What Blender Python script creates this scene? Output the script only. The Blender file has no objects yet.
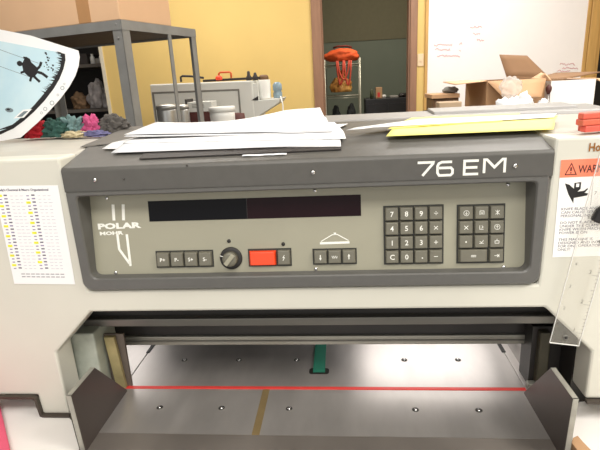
import bpy, bmesh, math, random
from mathutils import Vector as V, Matrix as M4, noise
random.seed(7)
C = bpy.context.scene.collection
PI = math.pi
# ------------------------------------------------------------------ camera
F = 485.0
CAMP = V((0.0605, -0.7944, 1.4627))
PITCH, ROLL, YAW = math.radians(16.567), math.radians(-3.07), math.radians(5.497)
cp, sp, cy, sy = math.cos(PITCH), math.sin(PITCH), math.cos(YAW), math.sin(YAW)
FW = V((-sy*cp, cy*cp, -sp)); R0 = V((cy, sy, 0)); U0 = R0.cross(FW)
RT = math.cos(ROLL)*R0 + math.sin(ROLL)*U0
UP = -math.sin(ROLL)*R0 + math.cos(ROLL)*U0
def ray(px, py): return RT*(px-300) + UP*(225-py) + FW*F
def at(px, py, ax, val):
    """point where the line of sight meets a real plane of the room (x=, y= or z=)"""
    d = ray(px, py); return CAMP + d*((val-CAMP[ax])/d[ax])
def hit(px, py, p0, n):
    d = ray(px, py); return CAMP + d*((p0-CAMP).dot(n)/d.dot(n))
cd = bpy.data.cameras.new('camera'); cam = bpy.data.objects.new('camera', cd); C.objects.link(cam)
mw = M4((RT, UP, -FW)).transposed().to_4x4(); mw.translation = CAMP
cam.matrix_world = mw
cd.sensor_fit = 'HORIZONTAL'; cd.sensor_width = 36; cd.lens = F/600*36; cd.clip_start = .02
bpy.context.scene.camera = cam
# ------------------------------------------------------------------ materials
def lin(c):
    return tuple((x/12.92 if x <= .04045 else ((x+.055)/1.055)**2.4) for x in [v/255 for v in c])
def mat(name, rgb, rough=.5, metal=0, amt=.0, scale=20, bump=0, rgb2=None, stretch=None, rvar=0, spec=None, alpha=None, coat=0, trans=0):
    m = bpy.data.materials.new(name); m.use_nodes = True
    nt = m.node_tree; b = nt.nodes['Principled BSDF']
    col = lin(rgb)+(1,)
    b.inputs['Base Color'].default_value = col
    b.inputs['Roughness'].default_value = rough; b.inputs['Metallic'].default_value = metal
    if spec is not None: b.inputs['Specular IOR Level'].default_value = spec
    if coat: b.inputs['Coat Weight'].default_value = coat
    if trans: b.inputs['Transmission Weight'].default_value = trans
    if alpha is not None: b.inputs['Alpha'].default_value = alpha
    tc = nt.nodes.new('ShaderNodeTexCoord'); mp = nt.nodes.new('ShaderNodeMapping')
    nt.links.new(tc.outputs['Object'], mp.inputs['Vector'])
    if stretch: mp.inputs['Scale'].default_value = stretch
    nz = nt.nodes.new('ShaderNodeTexNoise'); nz.inputs['Scale'].default_value = scale; nz.inputs['Detail'].default_value = 5
    nt.links.new(mp.outputs[0], nz.inputs['Vector'])
    if amt or rgb2:
        c2 = lin(rgb2)+(1,) if rgb2 else tuple(x*(1-amt) for x in col[:3])+(1,)
        rp = nt.nodes.new('ShaderNodeValToRGB'); rp.color_ramp.elements[0].position = .35; rp.color_ramp.elements[1].position = .65
        rp.color_ramp.elements[0].color = c2; rp.color_ramp.elements[1].color = col
        nt.links.new(nz.outputs['Fac'], rp.inputs[0]); nt.links.new(rp.outputs[0], b.inputs['Base Color'])
    if rvar:
        mr = nt.nodes.new('ShaderNodeMapRange'); mr.inputs['From Min'].default_value = .3; mr.inputs['From Max'].default_value = .7
        mr.inputs['To Min'].default_value = max(.02, rough-rvar); mr.inputs['To Max'].default_value = rough+rvar
        nt.links.new(nz.outputs['Fac'], mr.inputs['Value']); nt.links.new(mr.outputs[0], b.inputs['Roughness'])
    if bump:
        bp = nt.nodes.new('ShaderNodeBump'); bp.inputs['Strength'].default_value = bump; bp.inputs['Distance'].default_value = .002
        nt.links.new(nz.outputs['Fac'], bp.inputs['Height']); nt.links.new(bp.outputs[0], b.inputs['Normal'])
    return m
def emis(name, rgb, s):
    m = mat(name, rgb); b = m.node_tree.nodes['Principled BSDF']
    b.inputs['Emission Color'].default_value = lin(rgb)+(1,); b.inputs['Emission Strength'].default_value = s
    return m
CREAM = mat('cream_enamel', (208,206,194), .42, amt=.05, scale=6, bump=.03)
CREAM_D = mat('green_grey_enamel', (176,182,170), .5, amt=.25, scale=30)
TOPC = mat('worn_cream_top', (186,182,172), .45, amt=.16, scale=9)
HOOD = mat('charcoal_plastic', (84,82,78), .42, amt=.08, scale=60, bump=.08)
BEZ = mat('bezel_plastic', (92,91,88), .4, amt=.06, scale=80, bump=.08)
OLIVE = mat('olive_panel', (152,149,131), .45, amt=.04, scale=15)
KEY = mat('olive_key', (108,105,92), .4, amt=.06, scale=80)
KEYW = mat('key_well', (44,44,40), .6, amt=.1)
LEG = mat('legend_white', (236,236,228), .5, amt=.02)
LEDK = mat('display_navy', (9,9,14), .3, amt=.2, scale=4, spec=.15)
LEDR = mat('display_maroon', (34,14,20), .3, amt=.25, scale=8, spec=.15)
ORANGE = mat('orange_red_plastic', (238,72,32), .35, amt=.05)
STEEL = mat('brushed_steel', (200,195,191), .38, .7, amt=.13, scale=26, stretch=(1,.35,1), rvar=.05, bump=.01)
STEELW = mat('worn_steel', (150,147,143), .38, .8, amt=.3, scale=14, rvar=.1)
STEELD = mat('dark_steel', (162,154,147), .45, .7, amt=.1, scale=12, rvar=.1)
GUARD = mat('burnished_side_steel', (106,98,94), .42, .6, amt=.2, scale=7, rvar=.08)
EDGE = mat('bare_steel_edge', (176,174,164), .5, .4, amt=.2, scale=40)
BEAM = mat('beam_grey_steel', (122,120,114), .4, .6, amt=.2, scale=12, stretch=(.3,1,1))
BEAML = mat('beam_pale_steel', (160,158,148), .4, .6, amt=.2, scale=12, stretch=(.3,1,1))
DARK = mat('machine_black', (38,35,33), .5, amt=.3, scale=12)
CHROME = mat('chrome', (225,225,225), .15, 1, amt=.05)
REDP = mat('red_plastic', (216,66,60), .4, amt=.08, scale=30)
BRASS = mat('dull_brass', (176,152,108), .45, .6, amt=.25, scale=25)
BRASSY = mat('stained_brass', (190,176,128), .5, .4, amt=.4, scale=18)
GREEN = mat('green_belt', (34,122,98), .6, amt=.1, scale=60)
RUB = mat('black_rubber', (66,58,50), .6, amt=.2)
WHITE = mat('white_laminate', (240,236,232), .35, amt=.02)
PAPER = mat('white_paper', (238,238,238), .75, amt=.02, scale=5)
PAPER2 = mat('cool_paper', (222,223,226), .75, amt=.03, scale=5)
YPAPER = mat('yellow_paper', (250,240,140), .75, amt=.04, scale=5)
INK = mat('grey_ink', (104,100,116), .8, amt=.2, scale=300)
INKP = mat('violet_ink', (150,140,172), .8, amt=.2, scale=300)
HIL = mat('yellow_marker', (232,236,52), .8, amt=.15, scale=200)
BLACK = mat('black_ink', (26,24,26), .7, amt=.1)
WARNR = mat('warning_orange', (250,134,102), .6, amt=.05)
DECAL = mat('white_decal', (244,242,238), .5, amt=.02)
GOLD = mat('gold_lettering', (160,104,40), .4, .3, amt=.1)
BLUEP = mat('pale_blue_print', (186,216,228), .6, amt=.08, scale=14, rgb2=(200,224,232))
YWALL = mat('yellow_wall', (222,192,120), .75, amt=.05, scale=2.5, bump=.03)
WOODT = mat('rosy_wood_trim', (150,112,88), .5, amt=.18, scale=6, stretch=(6,6,.6))
WOODL = mat('golden_wood', (206,162,94), .5, amt=.18, scale=6, stretch=(6,6,.6))
FLOOR = mat('grey_concrete', (130,126,120), .6, amt=.2, scale=3)
CEIL = mat('ceiling_white', (226,224,218), .8, amt=.04)
GWALL = mat('sage_grey_wall', (120,126,112), .8, amt=.06, scale=3)
DWALL = mat('dim_brown_wall', (60,52,46), .8, amt=.2, scale=3)
RACKM = mat('grey_paint_steel', (140,140,138), .5, .1, amt=.14, scale=12)
SHELFB = mat('brown_shelf_board', (84,66,56), .7, amt=.2)
CARD = mat('cardboard', (190,150,112), .8, amt=.07, scale=7)
CARDD = mat('cardboard_inner', (150,116,86), .8, amt=.1, scale=7)
CARDP = mat('pale_cardboard', (226,186,148), .8, amt=.05, scale=5)
TAPE = mat('parcel_tape', (190,144,100), .3, amt=.05)
WBOARD = mat('whiteboard_face', (244,240,240), .25, amt=.01)
MARK = mat('faint_red_marker', (206,120,134), .6, amt=.1)
GREYC = mat('grey_cabinet_paint', (216,217,212), .5, amt=.05, scale=5)
GREYL = mat('grey_line', (120,118,112), .6, amt=.1)
STAIN = mat('stainless', (190,190,188), .32, .7, amt=.15, scale=10)
PLW = mat('white_plastic', (236,236,232), .4, amt=.03)
BRN = mat('brown_cap', (120,88,58), .5, amt=.3, scale=60)
BLUEC = mat('clear_blue_plastic', (150,178,196), .2, amt=.3, scale=30, alpha=.8)
MAROON = mat('dark_maroon', (86,40,36), .6, amt=.2)
TOOLK = mat('tool_black', (40,34,32), .5, amt=.2)
TOOLO = mat('tool_orange', (206,84,30), .45, amt=.1)
BAGO = mat('orange_fabric', (232,92,38), .8, amt=.15, scale=20)
STRAP = mat('red_orange_strap', (214,84,62), .8, amt=.15, scale=40)
BAGY = mat('amber_bag', (234,176,92), .5, amt=.35, scale=14, rgb2=(190,116,56))
WIRE = mat('pale_wire', (170,166,150), .4, .5, amt=.1)
DCAB = mat('black_cabinet', (40,40,44), .5, amt=.2)
CRINK = mat('crinkled_film', (230,226,222), .2, amt=.1, scale=30, alpha=.35)
WBAG = mat('white_crumpled', (232,234,236), .5, amt=.06)
BENCH = mat('bench_top', (150,146,140), .6, amt=.1)
PINK = mat('rose_cover', (226,92,122), .6, amt=.06)
RAILM = mat('pale_grey_rail', (146,144,142), .45, amt=.06, scale=8)
CLEAR = mat('clear_acrylic', (226,222,210), .12, amt=.02, alpha=.11)
FOLD = mat('dark_grey_card', (104,100,94), .7, amt=.1)
def cloth(n, c, d=.3): return mat(n, c, .9, amt=d, scale=45, bump=.3)
# ------------------------------------------------------------------ mesh builder
def I(loc=(0,0,0), rz=0, rx=0, ry=0): return M4.Translation(loc) @ M4.Rotation(rz,4,'Z') @ M4.Rotation(ry,4,'Y') @ M4.Rotation(rx,4,'X')
class MB:
    def __init__(s): s.v = []; s.f = []; s.mi = []; s.sm = []
    def add_bm(s, bm, mi=0, T=None, smooth=False):
        bm.normal_update(); o = len(s.v); bm.verts.index_update()
        for v in bm.verts: s.v.append(T @ v.co if T else v.co.copy())
        for f in bm.faces: s.f.append([o+v.index for v in f.verts]); s.mi.append(mi); s.sm.append(smooth)
        bm.free(); return s
    def box(s, a, b, mi=0, T=None, bev=0, seg=2, taper=0):
        a, b = V(a), V(b); bm = bmesh.new(); bmesh.ops.create_cube(bm, size=1)
        for v in bm.verts:
            k = 1-taper if v.co.z > 0 else 1
            v.co = V(((a.x+b.x)/2+v.co.x*(b.x-a.x)*k, (a.y+b.y)/2+v.co.y*(b.y-a.y)*k, (a.z+b.z)/2+v.co.z*(b.z-a.z)))
        if bev: bmesh.ops.bevel(bm, geom=bm.edges[:], offset=bev, segments=seg, affect='EDGES', profile=.5)
        return s.add_bm(bm, mi, T)
    def prism(s, pts, d0, d1, fn, mi=0, bev=0, T=None, seg=2):
        """polygon pts (2D) swept from depth d0 to d1; fn(a, b, d) -> 3D"""
        bm = bmesh.new(); A = [bm.verts.new(fn(p[0], p[1], d0)) for p in pts]; B = [bm.verts.new(fn(p[0], p[1], d1)) for p in pts]
        n = len(pts); bm.faces.new(A); bm.faces.new(B[::-1])
        for i in range(n): bm.faces.new((A[i], B[i], B[(i+1) % n], A[(i+1) % n]))
        bmesh.ops.recalc_face_normals(bm, faces=bm.faces[:])
        if bev: bmesh.ops.bevel(bm, geom=bm.edges[:], offset=bev, segments=seg, affect='EDGES', profile=.5)
        bmesh.ops.triangulate(bm, faces=[f for f in bm.faces if len(f.verts) > 4])
        return s.add_bm(bm, mi, T)
    def lathe(s, prof, T=None, n=20, mi=0, smooth=True, sx=1, sy=1):
        bm = bmesh.new(); rings = []
        for r, z in prof: rings.append([bm.verts.new((r*sx*math.cos(2*PI*i/n), r*sy*math.sin(2*PI*i/n), z)) for i in range(n)])
        for a, b in zip(rings, rings[1:]):
            for i in range(n): bm.faces.new((a[i], a[(i+1) % n], b[(i+1) % n], b[i]))
        bm.faces.new(rings[0][::-1]); bm.faces.new(rings[-1])
        return s.add_bm(bm, mi, T, smooth)
    def tube(s, pts, r, n=8, mi=0, T=None):
        pts = [V(p) for p in pts]; bm = bmesh.new(); rings = []; up = None
        for i, p in enumerate(pts):
            t = (pts[min(i+1, len(pts)-1)]-pts[max(i-1, 0)]).normalized()
            if up is None: up = t.orthogonal().normalized()
            up = (up-t*up.dot(t)).normalized(); w = t.cross(up)
            rr = r[i] if isinstance(r, (list, tuple)) else r
            rings.append([bm.verts.new(p+up*rr*math.cos(2*PI*k/n)+w*rr*math.sin(2*PI*k/n)) for k in range(n)])
        for a, b in zip(rings, rings[1:]):
            for k in range(n): bm.faces.new((a[k], a[(k+1) % n], b[(k+1) % n], b[k]))
        bm.faces.new(rings[0][::-1]); bm.faces.new(rings[-1])
        bmesh.ops.recalc_face_normals(bm, faces=bm.faces[:])
        return s.add_bm(bm, mi, T, True)
    def stroke(s, pts, w, h0, h1, T, mi=0):
        """flat ribbon of width w along 2D points, mitred, between heights h0 and h1 of frame T"""
        P = [V((p[0], p[1])) for p in pts]; L = []; Rr = []
        for i, p in enumerate(P):
            d1 = (P[i]-P[i-1]).normalized() if i else (P[1]-P[0]).normalized()
            d2 = (P[i+1]-P[i]).normalized() if i < len(P)-1 else d1
            n1 = V((-d1.y, d1.x)); n2 = V((-d2.y, d2.x)); m = (n1+n2)
            m = m.normalized() if m.length > 1e-6 else n1
            k = min(1/max(.35, m.dot(n1)), 1.8)
            L.append(p+m*w/2*k); Rr.append(p-m*w/2*k)
        for i in range(len(P)-1):
            s.prism([L[i], L[i+1], Rr[i+1], Rr[i]], h0, h1, lambda a, b, d: (a, b, d), mi, 0, T)
        return s
    def text(s, body, size, T, mi=0, ext=.0002, off=0, sx=1, align='LEFT'):
        cu = bpy.data.curves.new('t', 'FONT'); cu.body = body; cu.size = size; cu.extrude = ext; cu.offset = off; cu.resolution_u = 2
        cu.align_x = align
        o = bpy.data.objects.new('t', cu); C.objects.link(o)
        me = bpy.data.meshes.new_from_object(o.evaluated_get(bpy.context.evaluated_depsgraph_get()))
        k = len(s.v)
        for v in me.vertices: s.v.append(T @ V((v.co.x*sx, v.co.y, v.co.z)))
        for p in me.polygons: s.f.append([k+i for i in p.vertices]); s.mi.append(mi); s.sm.append(False)
        bpy.data.objects.remove(o); bpy.data.curves.remove(cu); bpy.data.meshes.remove(me)
        return s
    def sheet(s, fn, nu, nv, th, mi=0):
        """thin sheet: fn(u, v) -> 3D with u, v in 0..1, thickness th downwards"""
        bm = bmesh.new(); g = [[bm.verts.new(fn(i/nu, j/nv)) for j in range(nv+1)] for i in range(nu+1)]
        for i in range(nu):
            for j in range(nv): bm.faces.new((g[i][j], g[i+1][j], g[i+1][j+1], g[i][j+1]))
        bm.normal_update()
        bmesh.ops.solidify(bm, geom=bm.faces[:], thickness=th)
        return s.add_bm(bm, mi, None, True)
    def lump(s, c, size, seed, mi=0, amp=.35, fr=3.0, sub=4, flat=True, rz=0):
        bm = bmesh.new(); bmesh.ops.create_icosphere(bm, subdivisions=sub, radius=1)
        off = V((seed*7.3, seed*3.1, seed*1.7)); Rz = M4.Rotation(rz, 3, 'Z')
        for v in bm.verts:
            n = v.co.normalized(); k = 1+amp*noise.noise(n*fr+off)+amp*.6*abs(noise.noise(n*fr*2.3+off))-amp*.2
            q = n*k
            if flat: q.z = max(q.z, -.55)
            v.co = V(c)+Rz @ V((q.x*size[0], q.y*size[1], q.z*size[2]))
        return s.add_bm(bm, mi, None, True)
    def build(s, name, mats, parent=None, org=None):
        o0 = ORG[parent] if parent is not None else V(org if org is not None else s.base())
        me = bpy.data.meshes.new(name); me.from_pydata([v-o0 for v in s.v], [], s.f)
        for m in (mats if isinstance(mats, (list, tuple)) else [mats]): me.materials.append(m)
        me.polygons.foreach_set('material_index', s.mi); me.polygons.foreach_set('use_smooth', s.sm)
        me.validate(); me.update()
        o = bpy.data.objects.new(name, me); C.objects.link(o)
        if parent is None: o.location = o0; ORG[o] = o0
        else: o.parent = parent; ORG[o] = o0
        return o
    def base(s):
        xs = [v.x for v in s.v]; ys = [v.y for v in s.v]; zs = [v.z for v in s.v]
        return V(((min(xs)+max(xs))/2, (min(ys)+max(ys))/2, min(zs)))
ORG = {}
def tag(o, label, cat, group=None):
    o['label'] = label; o['category'] = cat
    if group: o['group'] = group
    return o
def thing(name, label, cat, loc, group=None):
    o = bpy.data.objects.new(name, None); C.objects.link(o); o.location = loc; o.empty_display_size = .05; ORG[o] = V(loc)
    return tag(o, label, cat, group)
def lab(o, t): o['label'] = t; return o
def struct(o): o['kind'] = 'structure'; return o
XZ = lambda a, b, d: V((a, d, b))
YZ = lambda a, b, d: V((d, a, b))
XY = lambda a, b, d: V((a, b, d))
def rrect(x0, y0, x1, y1, r, n=5):
    rs = r if isinstance(r, (list, tuple)) else [r]*4; P = []
    for (cx, cy_, a0), q in zip(((x0, y0, PI), (x1, y0, 1.5*PI), (x1, y1, 0), (x0, y1, .5*PI)), rs):
        ox = cx+q if cx == x0 else cx-q; oy = cy_+q if cy_ == y0 else cy_-q
        for i in range(n+1):
            a = a0+PI/2*i/n; P.append((ox+q*math.cos(a), oy+q*math.sin(a)))
    return P
def screw(T, r=.0032):
    m = MB(); m.lathe([(r, 0), (r, .0008), (r*.8, .0018), (r*.3, .0022)], T, 14)
    m.box((-r*.75, -r*.12, .0019), (r*.75, r*.12, .00235), 1, T @ M4.Rotation(.6, 4, 'Z')); return m

# ================================================================== SETTING
YB = 3.6
def slab(name, a, b, m): return struct(MB().box(a, b).build(name, m))
slab('floor', (-3.6, -2.6, -.1), (3.6, 6.4, 0), FLOOR)
slab('ceiling', (-3.6, -2.6, 2.8), (3.6, 6.4, 2.9), CEIL)
dl, dr = -.093, .645          # doorway in the yellow wall
wl = -2.03                    # free end of the yellow wall
wb = MB()
wb.box((wl, YB, 0), (dl-.005, YB+.12, 2.8)); wb.box((dl-.005, YB, 2.12), (dr+.005, YB+.12, 2.8)); wb.box((dr+.005, YB, 0), (2.10, YB+.12, 2.8))
wb.box((2.10, YB, 2.12), (3.6, YB+.12, 2.8))
struct(wb.build('wall_back', YWALL))
t = MB(); t.box((wl-.03, YB-.012, 0), (wl, YB+.13, 2.8)); struct(t.build('trim_1', mat('white_corner_bead', (224,216,196), .6, amt=.05)))
dj = MB()
dj.box((dl-.082, YB-.02, 0), (dl, YB, 2.2), bev=.004); dj.box((dr, YB-.02, 0), (dr+.058, YB, 2.2), bev=.004)
dj.box((dl-.082, YB-.02, 2.12), (dr+.058, YB-.001, 2.2), bev=.004)
dj.box((dl-.005, YB, 0), (dl+.012, YB+.12, 2.12)); dj.box((dr-.012, YB, 0), (dr+.005, YB+.12, 2.12))
struct(dj.build('door_1', WOODT))
t = MB(); t.box((2.065, YB-.035, 0), (2.135, YB-.001, 2.8), bev=.005); t.box((2.135, YB-.02, 0), (2.165, YB+.12, 2.8), bev=.004)
struct(t.build('trim_2', WOODL))
slab('wall_right', (3.5, -2.6, 0), (3.6, YB, 2.8), YWALL)
slab('wall_left', (-3.6, -2.6, 0), (-3.5, 6.3, 2.8), DWALL)
slab('wall_far', (-3.5, 6.2, 0), (3.6, 6.3, 2.8), GWALL)
slab('wall_partition_left', (-.75, YB+.12, 0), (-.65, 6.2, 2.8), GWALL)
slab('wall_partition_right', (1.75, YB+.12, 0), (1.85, 6.2, 2.8), GWALL)
slab('ceiling_store', (-.65, YB+.12, 2.7), (1.75, 6.2, 2.75), mat('tan_ceiling', (112,104,84), .8, amt=.06))
t = MB(); t.box((-.649, 6.185, 1.93), (1.749, 6.199, 2.699)); struct(t.build('trim_3', mat('dim_frieze', (118,112,88), .8, amt=.06)))
slab('wall_hall', (1.851, 4.3, 0), (3.5, 4.4, 2.8), mat('hall_darkness', (34,31,30), .8, amt=.2))  # the hall's darkness is put into this wall's near-black colour
# ------------------------------------------------------------------ lights in the ceiling
LAMP = emis('lamp_diffuser', (255,250,240), 1.2)
def ceil_light(x, y, e, sx=1.2, sy=.6, z=2.8, label='', m=None):
    o = thing('ceiling_light', label, 'light', (x, y, z), 'ceiling panels')
    a = MB(); a.box((x-sx/2-.03, y-sy/2-.03, z-.03), (x+sx/2+.03, y+sy/2+.03, z)); a.build('frame', PLW, o)
    b = MB(); b.box((x-sx/2, y-sy/2, z-.035), (x+sx/2, y+sy/2, z-.03)); b.build('diffuser', LAMP, o)
    ld = bpy.data.lights.new('panel_lamp', 'AREA'); ld.shape = 'RECTANGLE'; ld.size = sx; ld.size_y = sy; ld.energy = e; ld.color = (1, .965, .91)
    l = bpy.data.objects.new('panel_lamp', ld); C.objects.link(l); l.location = (x, y, z-.05)
    l['kind'] = 'structure'
ceil_light(1.1, .9, 31, label='ceiling light panel above the cardboard boxes')
ceil_light(-1.2, .7, 12, label='ceiling light panel above the grey steel rack')
ceil_light(.9, 2.7, 24, label='ceiling light panel nearest the whiteboard')
ceil_light(-1.1, 2.7, 20, label='ceiling light panel nearest the yellow wall')
ceil_light(-.2, -1.4, 28, label='ceiling light panel over the operator of the cutter')
ceil_light(1.7, -.9, 44, label='ceiling light panel right of the operator')
w = bpy.data.worlds.new('world'); bpy.context.scene.world = w; w.use_nodes = True
w.node_tree.nodes['Background'].inputs[0].default_value = (1, .97, .93, 1); w.node_tree.nodes['Background'].inputs[1].default_value = .95
ld = bpy.data.lights.new('store_lamp', 'AREA'); ld.size = .6; ld.energy = 24; ld.color = (1, .93, .8)
l = bpy.data.objects.new('store_lamp', ld); C.objects.link(l); l.location = (.55, 4.4, 2.6); l.rotation_euler = (.75, 0, 0); l['kind'] = 'structure'

# ================================================================== PAPER CUTTER
cut = thing('paper_cutter', 'large grey and cream guillotine paper cutter with olive keypad panel and steel table', 'paper cutter', (0, 0, 0))
YF = -.085
f = MB()
out = [(-.80,.943),(-.500,.943),(-.500,.903),(-.447,.903),(-.447,1.030),(-.371,1.107),(.366,1.107),(.443,1.030),(.443,.943),(.80,.943),(.80,1.368),(.357,1.368),(.352,1.146),(-.367,1.146),(-.373,1.368),(-.80,1.368)]
f.prism(out, YF, -.035, XZ, 0, .004)
f.build('front_housing', CREAM, cut)
for xa, xb in ((-.80, -.3735), (.3575, .80)):
    MB().prism([(-.036,1.28),(-.036,1.3665),(.0,1.371),(.24,1.371),(.24,1.28)], xa, xb, YZ, 0, .003).build('top_cover', TOPC, cut)
gr = MB(); gr.prism([(.275,1.25),(.275,1.367),(.285,1.3755),(.40,1.379),(.42,1.372),(.42,1.25)], -.12, .62, YZ, 0, .003)
gr.prism([(.30,1.372),(.31,1.3825),(.39,1.3855),(.40,1.375)], .26, .56, YZ, 0, .002)
gr.build('rear_rail', RAILM, cut)
h = MB()
h.prism([(-.089,1.314),(-.089,1.3475),(-.0855,1.3525),(.005,1.3735),(.02,1.3745),(.255,1.3745),(.255,1.26),(-.04,1.26),(-.05,1.314)], -.3725, .3565, YZ, 0, .0015)
h.build('hood', HOOD, cut)
# bezel ring
b = bmesh.new()
def ring(x0, z0, x1, z1, r, y): return [b.verts.new((p[0], y, p[1])) for p in rrect(x0, z0, x1, z1, r)]
bx0, bx1 = -.3715, .3525
rr = [.016, .016, .003, .003]
A = ring(bx0, 1.1485, bx1, 1.3145, rr, -.02); B = ring(bx0, 1.1485, bx1, 1.3145, rr, -.088); B2 = ring(bx0+.003, 1.1515, bx1-.003, 1.3135, rr, -.092)
Cc = ring(bx0+.016, 1.168, bx1-.016, 1.3095, [.012, .012, .006, .006], -.092); C2 = ring(bx0+.018, 1.170, bx1-.018, 1.3075, [.012, .012, .006, .006], -.090)
D = ring(bx0+.022, 1.173, bx1-.022, 1.305, [.008, .008, .003, .003], -.045)
for P, Q in ((A, B), (B, B2), (B2, Cc), (Cc, C2), (C2, D)):
    n = len(P)
    for i in range(n): b.faces.new((P[i], P[(i+1) % n], Q[(i+1) % n], Q[i]))
b.faces.new(A); bmesh.ops.recalc_face_normals(b, faces=b.faces[:])
MB().add_bm(b).build('bezel', BEZ, cut)
# slanted control panel
PO = V((-.009, -.0755, 1.170)); PV = V((0, .021, .15)).normalized(); PN = V((0, -.15, .021)).normalized(); PU = V((1, 0, 0))
TP = M4.Translation(PO) @ M4((PU, PV, PN)).transposed().to_4x4()
TPI = TP.inverted()
def pp(px, py):
    q = TPI @ hit(px, py, PO, PN); return q.x, q.y
pan = MB(); pan.box((-.345, .0005, -.004), (.345, .141, 0), 0, TP); panel = pan.build('control_panel', OLIVE, cut)
def prect(px0, py0, px1, py1):
    a = pp(px0, (py0+py1)/2); c = pp(px1, (py0+py1)/2); d = pp((px0+px1)/2, py0); e = pp((px0+px1)/2, py1)
    return a[0], e[1], c[0], d[1]
def keycap(r, glyph, name='key', size=.0085, m=None, h=.0065):
    x0, y0, x1, y1 = r; k = MB(); g = .0005
    k.box((x0+g, y0+g, 0), (x1-g, y1-g, h), 0, TP, .0012, 2, taper=.13)
    T = TP @ M4.Translation(((x0+x1)/2, (y0+y1)/2-size*.34, h+.00005))
    if callable(glyph): glyph(k, TP @ M4.Translation(((x0+x1)/2, (y0+y1)/2, h)))
    elif glyph: k.text(glyph, size, T, 1, .0002, .0001, 1, 'CENTER')
    return k.build(name, [m or KEY, LEG], panel)
def well(r, g=.0015, name='key_well'):
    MB().box((r[0]-g, r[1]-g, -.001), (r[2]+g, r[3]+g, .0008), 0, TP).build(name, KEYW, panel)
r = prect(384.5, 206, 442.5, 263); well(r)
rows = ['789\u00f7', '456\u00d7', '123+', 'C0.-']
def st(*lines, w=.0009):
    def fn(k, T):
        for L in lines: k.stroke([(a*.0042, b_*.0042) for a, b_ in L], w, 0, .0003, T, 1)
    return fn
OPS = {'\u00f7': st([(-.7,0),(.7,0)], [(-.15,.55),(.15,.55)], [(-.15,-.55),(.15,-.55)]), '\u00d7': st([(-.65,-.65),(.65,.65)], [(-.65,.65),(.65,-.65)]), '+': st([(-.7,0),(.7,0)], [(0,-.7),(0,.7)]), '-': st([(-.7,0),(.7,0)]), '.': st([(.15,-.5),(.6,-.5)], w=.0018)}
for j in range(4):
    for i in range(4):
        w_, h_ = (r[2]-r[0])/4, (r[3]-r[1])/4
        keycap((r[0]+i*w_, r[3]-(j+1)*h_, r[0]+(i+1)*w_, r[3]-j*h_), OPS.get(rows[j][i], rows[j][i]), size=.0112)
r = prect(457.5, 205, 503.5, 262); well(r)
def st(*lines, w=.0009):
    def fn(k, T):
        for L in lines: k.stroke([(a*.0042, b_*.0042) for a, b_ in L], w, 0, .0003, T, 1)
    return fn
circ = [(.95*math.cos(2*PI*i/12), .95*math.sin(2*PI*i/12)) for i in range(13)]
syms = [[st(circ, [(0,.6),(0,-.5)], [(-.4,-.1),(0,-.5),(.4,-.1)], w=.0006), st([(-.7,-.7),(-.7,.7),(.7,.7),(.7,-.7)], [(-.3,-.6),(0,.3),(.3,-.6)], w=.0007), st([(-.7,-.7),(.7,.7)], [(-.7,.7),(.7,-.7)], [(0,.9),(0,-.9)], w=.0007)],
        [st([(-.7,-.7),(.7,.7)], [(-.7,.7),(.7,-.7)]), st([(-.7,.7),(-.7,-.7),(.6,-.7)], [(0,.6),(.5,.1),(0,-.3)], w=.0007), st(circ, [(0,-.6),(0,.5)], [(-.4,.1),(0,.5),(.4,.1)], w=.0006)],
        [st([(-.25,0),(.25,0)], w=.0022), st([(-.8,-.6),(.8,-.6)], [(-.6,.1),(0,-.4),(.7,.5)], w=.0007), st([(-.7,-.7),(.7,-.7),(.7,.2),(-.7,.2),(-.7,-.7)], [(0,.2),(0,.9)], w=.0007)],
        [None, st([(-.9,.25),(.9,.25)], [(-.9,-.25),(.9,-.25)], w=.0008), st([(-.8,0),(.6,0)], [(.1,.5),(.7,0),(.1,-.5)], [(.8,.6),(.8,-.6)], w=.0007)]]
w_, h_ = (r[2]-r[0])/3, (r[3]-r[1])/4
for j in range(4):
    for i in range(3):
        if j == 3 and i == 0: continue
        x0 = r[0]+i*w_ if not (j == 3 and i == 1) else r[0]
        keycap((x0, r[3]-(j+1)*h_, r[0]+(i+1)*w_, r[3]-j*h_), syms[j][i])
r = prect(157, 251, 213, 266.5); well(r, .0012)
for i, s_ in enumerate(('P+', 'P-', 'S+', 'S-')):
    w_ = (r[2]-r[0])/4; keycap((r[0]+i*w_, r[1], r[0]+(i+1)*w_, r[3]), s_, size=.0085)
r = prect(313.5, 249, 356, 263.5); well(r, .0012); w_ = (r[2]-r[0])/3
gl = [st([(0,.9),(0,-.3)], [(-.3,-.2),(0,-.9),(.3,-.2)], w=.0014), st([(-1,.5),(-.6,-.5),(-.3,.5),(.1,-.5),(.4,.5),(.8,-.5),(1,.3)], w=.0008), st([(0,-.9),(0,.3)], [(-.3,.2),(0,.9),(.3,.2)], w=.0014)]
for i in range(3): keycap((r[0]+i*w_, r[1], r[0]+(i+1)*w_, r[3]), gl[i])
r = prect(249, 250, 277, 265.5); lab(keycap(r, None, 'stop_button', m=ORANGE, h=.007), 'orange red stop button')
r = prect(277.3, 249, 291, 265); keycap(r, st([(.3,1),(-.3,.1),(.3,.1),(-.3,-1)], w=.001), 'key'); r2 = prect(249, 249, 291, 265.5); well(r2, .001)
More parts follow.
